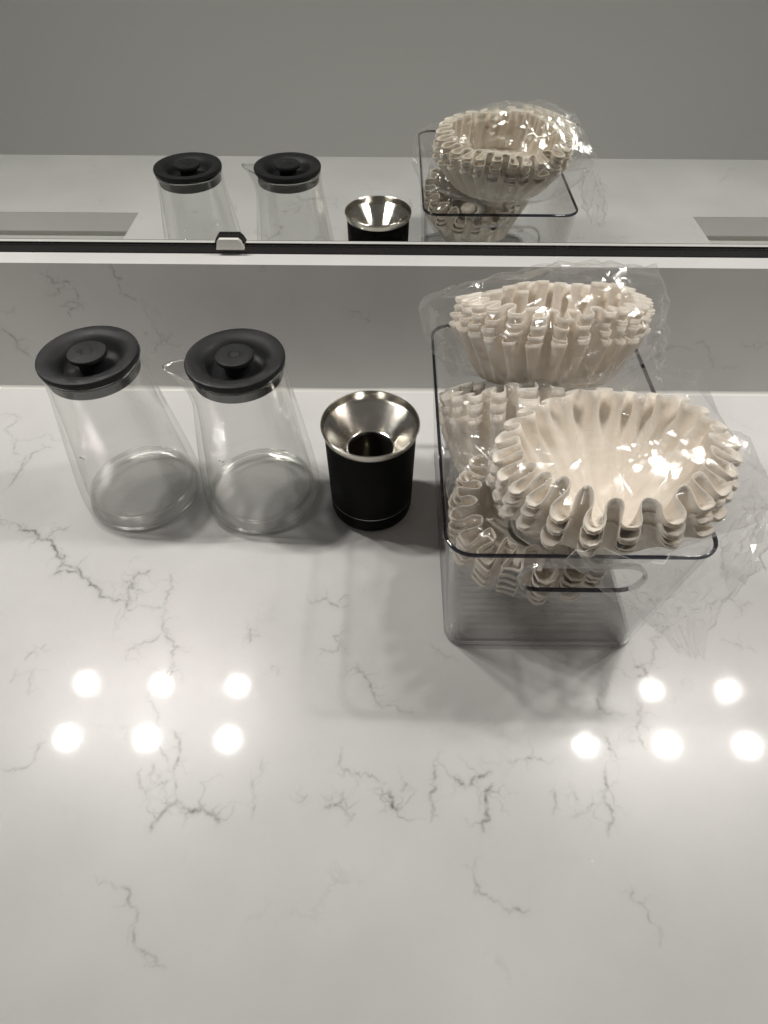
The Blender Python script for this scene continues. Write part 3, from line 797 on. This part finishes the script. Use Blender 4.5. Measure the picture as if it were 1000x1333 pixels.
# handle slots cut through the two end walls
SLOT_Z, SLOT_HW, SLOT_HH = 0.1108, 0.0410, 0.0145
SLOT_X = 0.1285 - bcx
def stadium(hw, hh, n=10):
    pts = []
    for k in range(n + 1):
        a = -PI / 2 + PI * k / n; pts.append((hw - hh + hh * math.cos(a), hh * math.sin(a)))
    for k in range(n + 1):
        a = PI / 2 + PI * k / n; pts.append((-(hw - hh) + hh * math.cos(a), hh * math.sin(a)))
    return pts
for side in (-1, 1):
    st = stadium(SLOT_HW, SLOT_HH)
    Vc = [(SLOT_X + x, side * (HY + d), SLOT_Z + z) for d in (-0.03, 0.02) for x, z in st]
    n = len(st)
    Fc = [tuple(range(n)), tuple(range(n, 2 * n))[::-1]] + [(k, n + k, n + (k + 1) % n, (k + 1) % n) for k in range(n)]
    cut = mesh('slot_cutter', Vc, Fc, None)
    cut.location = stor.location
    bpy.context.view_layer.update()
    md = shell.modifiers.new('slot', 'BOOLEAN'); md.operation = 'DIFFERENCE'; md.solver = 'EXACT'; md.object = cut
    dg = bpy.context.evaluated_depsgraph_get()
    new_me = bpy.data.meshes.new_from_object(shell.evaluated_get(dg))
    shell.modifiers.clear()
    shell.data = new_me
    bpy.data.objects.remove(cut)
    # collar round the slot: rounded frame standing a little proud on both faces
    y_wall = side * (at(SLOT_Z)[1] - th / 2)
    st2 = stadium(SLOT_HW, SLOT_HH, 16)
    n = len(st2)
    def collar(name, sel, mat, rad_out, dep):
        bm = bmesh.new()
        loops = []
        for k in range(n):
            x, z = st2[k]
            x2, z2 = st2[(k + 1) % n]; x1, z1 = st2[k - 1]
            nx, nz = (z2 - z1), -(x2 - x1); l = math.hypot(nx, nz) or 1; nx, nz = nx / l, nz / l
            lp = []
            for u, v in ((-0.0006, -dep), (rad_out, -dep * 0.8), (rad_out + 0.0005, 0), (rad_out, dep * 0.8), (-0.0006, dep), (-0.0010, 0)):
                lp.append((SLOT_X + x + nx * u, y_wall + v, SLOT_Z + z + nz * u))
            loops.append(lp)
        idx = [k for k in range(n) if sel(k)]
        vv = {k: [bm.verts.new(p) for p in loops[k]] for k in set(idx) | {(k + 1) % n for k in idx}}
        for k in idx:
            A, B = vv[k], vv[(k + 1) % n]
            for q in range(6): bm.faces.new((A[q], A[(q + 1) % 6], B[(q + 1) % 6], B[q]))
        return bm_obj(name, bm, mat, stor, 50)
    low = lambda k: st2[k][1] < -SLOT_HH * 0.78 and st2[(k + 1) % n][1] < -SLOT_HH * 0.78
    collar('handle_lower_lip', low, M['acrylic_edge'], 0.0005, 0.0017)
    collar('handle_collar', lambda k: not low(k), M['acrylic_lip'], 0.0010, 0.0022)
# thickened rim
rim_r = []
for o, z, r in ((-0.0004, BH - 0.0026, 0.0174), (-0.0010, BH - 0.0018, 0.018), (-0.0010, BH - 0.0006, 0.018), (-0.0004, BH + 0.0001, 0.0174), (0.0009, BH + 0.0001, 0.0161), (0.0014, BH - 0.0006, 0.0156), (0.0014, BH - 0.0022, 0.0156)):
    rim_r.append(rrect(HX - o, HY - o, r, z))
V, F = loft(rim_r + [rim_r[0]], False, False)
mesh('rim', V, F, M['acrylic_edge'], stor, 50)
V, F = loft([rrect(*at(0.003, o), 0.0145 - o, z) for o, z in ((-0.0003, 0.0032), (0.0006, 0.0012), (0.0022, 0.0006), (0.0034, 0.0016), (0.0034, 0.0034), (0.0014, 0.0044), (-0.0003, 0.0032))], False, False)
mesh('base_edge', V, F, M['acrylic_lip'], stor, 60)
# fine ribs on the bin floor
bm = bmesh.new()
y = -HY + 0.026
while y < HY - 0.02:
    box_bm(bm, (-HX + 0.026, y, 0.0034), (HX - 0.026, y + 0.0022, 0.0046))
    y += 0.0062
tag(bm_obj('floor_ribs', bm, M['acrylic_rib'], stor), kind='stuff')

# ------------------------------------------------------------------ stacks of basket coffee filters
def filter_shell(R, rb, h, n, A, B, rs, g, k, wob, apow, rpow, zpow, droop, shift=(0, 0)):
    """one fluted basket filter (a thin sheet of paper); g = group in the stack, k = sheet"""
    nu = n * 16
    th_ = np.linspace(0, 2 * PI, nu, endpoint=False)
    def nz(seed, terms=7, lo=1):
        q = np.random.default_rng(seed)
        o = np.zeros_like(th_)
        for f in range(lo, lo + terms):
            o += q.normal(0, 1) / math.sqrt(f) * np.cos(f * th_ + q.uniform(0, 2 * PI))
        return o / 1.6
    ampn = np.clip(1 + 0.32 * nz(rs) + 0.16 * nz(rs + 100 + g, 12, 3) + 0.03 * nz(rs + 1000 + k, 12, 3), 0.35, 1.5)
    phn = 1.0 * nz(rs + 1, 9) + 0.26 * nz(rs + 200 + g, 9, 2) + 0.05 * nz(rs + 2000 + k, 9, 2)
    skew = 0.20 * nz(rs + 5, 12, 2); sharp = 0.14 * nz(rs + 6, 10, 2)
    zn = nz(rs + 2, 4) * wob + 0.35 * wob * nz(rs + 300 + g, 6, 2) + 0.0005 * nz(rs + 3000 + k, 10, 2)
    rn = 1 + 0.045 * nz(rs + 3, 4) + 0.012 * nz(rs + 400 + g, 8, 2)
    ph = n * th_ + phn
    V, F, rows = [], [], []
    ts = [0.0, 0.04, 0.11, 0.20, 0.30, 0.40, 0.5, 0.60, 0.69, 0.78, 0.86, 0.93, 1.0]
    V.append((shift[0], shift[1], 0)); rows.append([0])
    for rr in (0.5, 0.94):
        rows.append(list(range(len(V), len(V) + nu)))
        V.extend(zip((rb * rr * np.cos(th_) + shift[0]).tolist(), (rb * rr * np.sin(th_) + shift[1]).tolist(), [0.0] * nu))
    wave = np.cos(ph) + skew * np.sin(2 * ph) + sharp * np.cos(3 * ph)
    for t in ts:
        a = A * (0.06 + 0.94 * t ** apow)
        b = B * t ** (apow + 0.4)
        rad = (rb + (R - rb) * (t ** rpow)) * (1 + (rn - 1) * t) + a * ampn * wave
        ang = th_ + b * np.sin(2 * ph) * ampn / max(R, 1e-3)
        z = h * t ** zpow + zn * t ** 2 - droop * a * ampn * wave
        rows.append(list(range(len(V), len(V) + nu)))
        w_ = (1 - t) ** 1.2
        V.extend(zip((rad * np.cos(ang) + shift[0] * w_).tolist(), (rad * np.sin(ang) + shift[1] * w_).tolist(), z.tolist()))
    for a_, b_ in zip(rows, rows[1:]):
        for i in range(nu):
            j = (i + 1) % nu
            if len(a_) == 1: F.append((a_[0], b_[i], b_[j]))
            else: F.append((a_[i], a_[j], b_[j], b_[i]))
    return V, F

def filter_stack(loc, tilt, R, rb, h, n, A, B, groups, gap, sheets, seed, label, squash=(1, 1), wob=0.003, splay=0.0, apow=1.15, rpow=0.85, zpow=1.05, droop=0.3,
                 pitch=0.0013, thick=0.0006, shift=(0, 0)):
    t = empty('filter_stack', loc, label, 'coffee filters', 'stacks of paper coffee filters in the bin')
    t.rotation_euler = tuple(math.radians(a) for a in tilt)
    pts = []
    bpy.context.view_layer.update()
    k = 0
    for g in range(groups):
        for q in range(sheets):
            V, F = filter_shell(R + splay * (groups - 1 - g), rb, h, n, A, B, seed, g, k, wob, apow, rpow, zpow, droop, shift)
            V = [(x * squash[0], y * squash[1], z + g * gap + q * pitch) for x, y, z in V]
            me = bpy.data.meshes.new('paper_filter')
            me.from_pydata(V, [], F); me.shade_smooth()
            o = link('paper_filter', me, M['paper'], t)
            sm = o.modifiers.new('thickness', 'SOLIDIFY'); sm.thickness = thick; sm.offset = 0.0; sm.use_rim = True
            k += 1
            if q in (0, sheets - 1): pts += [t.matrix_world @ Vector(V[i]) for i in range(1, len(V), 7)]
    return t, pts

stA, ptsA = filter_stack((0.159, -0.263, 0.098), (-3, -5, 14), 0.0660, 0.010, 0.050, 24, 0.0092, 0.0025, 3, 0.0095, 3, 5,
                         'widest stack of paper filters on top at the front, open like a bowl', (1.07, 0.88), 0.004, 0.002, 4.0, 0.80, 1.25, 0.55, shift=(-0.010, -0.026))
stB, ptsB = filter_stack((0.1245, -0.156, 0.144), (-16, 2, 4), 0.0590, 0.047, 0.040, 26, 0.0072, 0.0022, 4, 0.0062, 2, 23,
                         'stack of paper filters at the back under the mirror, fluted side showing', (1.12, 0.68), 0.004, 0.0008, 1.2, 0.85, 1.05, 0.25)
stC, ptsC = filter_stack((0.1180, -0.2455, 0.034), (12, -4, 0), 0.0470, 0.034, 0.044, 19, 0.0088, 0.0026, 5, 0.0085, 3, 41,
                         'lower front stack of paper filters squeezed against the handle slot', (1.18, 1.0), 0.004, 0.0008, 1.5, 0.85, 1.05, 0.35)
stD, ptsD = filter_stack((0.100, -0.204, 0.082), (-36, 0, 0), 0.0480, 0.040, 0.046, 17, 0.0070, 0.0022, 3, 0.0085, 3, 57,
                         'low stack of paper filters in the bin beneath the back stack', (1.05, 0.85), 0.004, 0.0005, 1.2, 0.85, 1.05, 0.3)

# ------------------------------------------------------------------ crumpled clear bags
def folds(P, seed, layers):
    """sum of folded triangle waves along random directions: flat facets meeting at creases"""
    q = np.random.default_rng(seed)
    out = np.zeros(len(P))
    for wl, amp, cnt in layers:
        for _ in range(cnt):
            d = q.normal(size=3); d /= np.linalg.norm(d)
            d2 = q.normal(size=3); d2 /= np.linalg.norm(d2)
            s = P @ d / (wl * q.uniform(0.7, 1.4)) + 0.35 * np.sin(P @ d2 / (wl * 1.3) + q.uniform(0, 6)) + q.uniform(0, 10)
            tri = np.abs((s % 2) - 1)
            out += amp * (tri - 0.5) * q.uniform(0.5, 1.3)
    return out

def bag(name, pts, spikes, center, label, seed, push=0.005, sub=3, relax=0, big=0.0060, small=0.0030, zmin=None, lines=0, taut=None):
    """film stretched over its contents: irregular flat panels that meet at creases, plus long pressed creases"""
    t = empty(name, center, label, 'plastic bag', 'clear plastic bags of coffee filters')
    q = np.random.default_rng(seed)
    bm = bmesh.new()
    for p in list(pts) + [Vector(s) for s in spikes]: bm.verts.new(p)
    bmesh.ops.convex_hull(bm, input=bm.verts)
    loose = [v for v in bm.verts if not v.link_faces]
    bmesh.ops.delete(bm, geom=loose, context='VERTS')
    bmesh.ops.triangulate(bm, faces=bm.faces)
    bv = BVHTree.FromBMesh(bm)
    bm.free()
    b2 = bmesh.new()
    bmesh.ops.create_icosphere(b2, subdivisions=sub, radius=1.0)
    c = Vector(center)
    for v in b2.verts:
        d = (v.co + Vector(q.normal(0, 0.045, 3))).normalized()
        hit = bv.ray_cast(c + d * 1.0, -d)
        v.co = (hit[0] - c + d * push) if hit[0] is not None else d * 0.02
    for _ in range(relax):
        bmesh.ops.smooth_vert(b2, verts=b2.verts, factor=0.35, use_axis_x=True, use_axis_y=True, use_axis_z=True)
    b2.normal_update()
    P = np.array([v.co[:] for v in b2.verts]); Nn = np.array([v.normal[:] for v in b2.verts])
    D = folds(P, seed, ((0.05, big, 4), (0.024, big * 0.45, 4))) + q.normal(0, small, len(P))
    poke = q.random(len(P)) < 0.03          # sharp crumple points
    D = D + poke * q.uniform(0.001, 0.006, len(P))
    calm = np.ones(len(P))
    if taut:                                # film pulled tight over an opening, but for one wrinkled fold across it
        flat = np.clip((Nn[:, 2] - 0.55) / 0.25, 0, 1)
        band = np.exp(-((P[:, 1] - 0.30 * P[:, 0] - taut) / 0.010) ** 2)
        calm = 1 - 0.85 * flat * (1 - band)
    D = D * calm
    P = P + Nn * D[:, None]
    for v, p in zip(b2.verts, P): v.co = p
    for s_ in spikes:            # a panel corner is pulled right out into each corner of the bag
        near = min(b2.verts, key=lambda v: (v.co + c - Vector(s_)).length)
        move = Vector(s_) - c - near.co
        for e in near.link_edges: e.other_vert(near).co += move * 0.35
        near.co = Vector(s_) - c
    bmesh.ops.subdivide_edges(b2, edges=b2.edges, cuts=1, use_grid_fill=True)
    b2.normal_update()
    for v in b2.verts:
        k_ = 1.0
        if taut and v.normal.z > 0.7: k_ = 0.1 + 0.9 * math.exp(-((v.co.y - 0.30 * v.co.x - taut) / 0.010) ** 2)
        v.co = v.co + v.normal * float(q.normal(0, small * 0.42)) * k_
    bmesh.ops.subdivide_edges(b2, edges=b2.edges, cuts=1, use_grid_fill=True)
    b2.normal_update()
    for v in b2.verts:
        k_ = 1.0
        if taut and v.normal.z > 0.7: k_ = 0.1 + 0.9 * math.exp(-((v.co.y - 0.30 * v.co.x - taut) / 0.010) ** 2)
        v.co = v.co + v.normal * float(q.normal(0, small * 0.13)) * k_
    if zmin is not None:
        for v in b2.verts: v.co.z = max(v.co.z, zmin - center[2])
    b2.verts.ensure_lookup_table()
    # long creases: walks over the panels in a nearly constant direction
    cb = bmesh.new()
    nv = len(b2.verts)
    for _ in range(lines):
        v = b2.verts[int(q.integers(0, nv))]
        d = Vector(q.normal(0, 1, 3)).normalized()
        path = [v]
        for _s in range(int(q.integers(5, 16))):
            nx = max((e.other_vert(path[-1]) for e in path[-1].link_edges), key=lambda w: (w.co - path[-1].co).normalized().dot(d))
            if nx in path: break
            path.append(nx)
        add_wire(cb, [p.co + p.normal * 0.0002 for p in path], q)
    cb.free()
    me = bpy.data.meshes.new('film')
    b2.to_mesh(me); b2.free()
    me.shade_smooth(); me.set_sharp_from_angle(angle=math.radians(5))
    link('film', me, M['film'], t)
    return t

def add_wire(cb, pts, q, r=0.00016):
    prev = None
    n = len(pts)
    for i, p in enumerate(pts):
        d = (pts[min(i + 1, n - 1)] - pts[max(i - 1, 0)])
        if d.length < 1e-9: continue
        d.normalize()
        a = d.orthogonal().normalized(); b = d.cross(a)
        rr = r * float(q.uniform(0.35, 1.15)) * (0.25 if i in (0, n - 1) else 1.0)
        ring = [cb.verts.new(p + (a * math.cos(k * 2 * PI / 3) + b * math.sin(k * 2 * PI / 3)) * rr) for k in range(3)]
        if prev:
            for k in range(3): cb.faces.new((prev[k], prev[(k + 1) % 3], ring[(k + 1) % 3], ring[k]))
        prev = ring

def flap(parent, corners, seed, nu=14, nv=12, amp=1.0, name='loose_flap'):
    """loose crumpled sheet between four world corners (bulging a little), in irregular flat panels"""
    q = np.random.default_rng(seed)
    c = parent.location
    A, B, Cc, D = (np.array(z, float) for z in corners)
    u, v = np.meshgrid(np.linspace(0, 1, nu), np.linspace(0, 1, nv), indexing='ij')
    u = u + q.normal(0, 0.28 / nu, u.shape); v = v + q.normal(0, 0.28 / nv, v.shape)
    u, v = u.ravel()[:, None], v.ravel()[:, None]
    P = (A * (1 - u) + B * u) * (1 - v) + (D * (1 - u) + Cc * u) * v
    nrm = np.cross(B - A, D - A); nrm /= np.linalg.norm(nrm)
    off = folds(P, seed, ((0.05, 0.009, 4), (0.022, 0.0060, 4))) * amp + q.normal(0, 0.0018, len(P))
    P = P + nrm * off[:, None]
    P -= np.array(c)
    F = []
    for i in range(nu - 1):
        for j in range(nv - 1):
            a = i * nv + j
            if (i + j) % 2: F += [(a, a + nv, a + nv + 1), (a, a + nv + 1, a + 1)]
            else: F += [(a, a + nv, a + 1), (a + nv, a + nv + 1, a + 1)]
    me = bpy.data.meshes.new(name)
    me.from_pydata(P.tolist(), [], F)
    me.shade_smooth(); me.set_sharp_from_angle(angle=math.radians(5))
    o = link(name, me, M['film'], parent)
    bm = bmesh.new(); bm.from_mesh(me); bm.verts.ensure_lookup_table(); bm.normal_update()
    cb = bmesh.new()
    for edge in ([i * nv for i in range(nu)], [i * nv + nv - 1 for i in range(nu)], list(range(nv)), [(nu - 1) * nv + j for j in range(nv)]):
        add_wire(cb, [bm.verts[k].co.copy() for k in edge], q)
    for _ in range(0):
        v_ = bm.verts[int(q.integers(0, len(bm.verts)))]
        d = Vector(q.normal(0, 1, 3)).normalized(); path = [v_]
        for _s in range(int(q.integers(3, 9))):
            nx = max((e.other_vert(path[-1]) for e in path[-1].link_edges), key=lambda w: (w.co - path[-1].co).normalized().dot(d))
            if nx in path: break
            path.append(nx)
        add_wire(cb, [p.co + p.normal * 0.0002 for p in path], q)
    bm.free()
    tag(bm_obj('creases', cb, M['crease_glint'], o), kind='stuff')  # added pale tubes along the flap edges imitate glints on the film
    return o

bagA = bag('plastic_bag', ptsA, [(0.247, -0.255, 0.150), (0.238, -0.168, 0.158), (0.222, -0.322, 0.166), (0.082, -0.326, 0.152), (0.080, -0.205, 0.158)],
           (0.156, -0.262, 0.140), 'crumpled clear bag round the open front stack, hanging over the bin rim', 3, taut=-0.022)
flap(bagA, [(0.108, -0.3372, 0.150), (0.222, -0.3372, 0.154), (0.214, -0.352, 0.064), (0.198, -0.352, 0.064)], 8, 20, 15)
flap(bagA, [(0.222, -0.335, 0.155), (0.243, -0.270, 0.150), (0.226, -0.300, 0.118), (0.216, -0.344, 0.112)], 18, amp=0.7)
bagB = bag('plastic_bag', ptsB, [(0.0203, -0.122, 0.179), (0.036, -0.128, 0.150), (0.054, -0.12, 0.197), (0.076, -0.12, 0.205), (0.106, -0.12, 0.206), (0.149, -0.12, 0.219), (0.168, -0.116, 0.216),
                                 (0.200, -0.114, 0.211), (0.217, -0.118, 0.190), (0.214, -0.12, 0.168), (0.214, -0.14, 0.155), (0.05, -0.16, 0.145)],
           (0.125, -0.150, 0.165), 'crumpled clear bag round the back stack, corners sticking up before the backsplash', 29)
flap(bagB, [(0.214, -0.130, 0.172), (0.224, -0.090, 0.176), (0.244, -0.096, 0.118), (0.236, -0.140, 0.112)], 31, amp=0.6)
bagC = bag('plastic_bag', ptsC, [(0.052, -0.20, 0.135), (0.052, -0.29, 0.13)], (0.113, -0.250, 0.080), 'clear bag round the lower front stack, seen through the bin wall', 47, push=0.0010, sub=4, small=0.0012, big=0.002, zmin=0.008, lines=0)
bagD = bag('plastic_bag', ptsD, [(0.052, -0.20, 0.150)], (0.100, -0.180, 0.12), 'clear bag round the low stack beneath the back stack', 53, push=0.0010, sub=4, small=0.0012, big=0.002, zmin=0.008, lines=0)
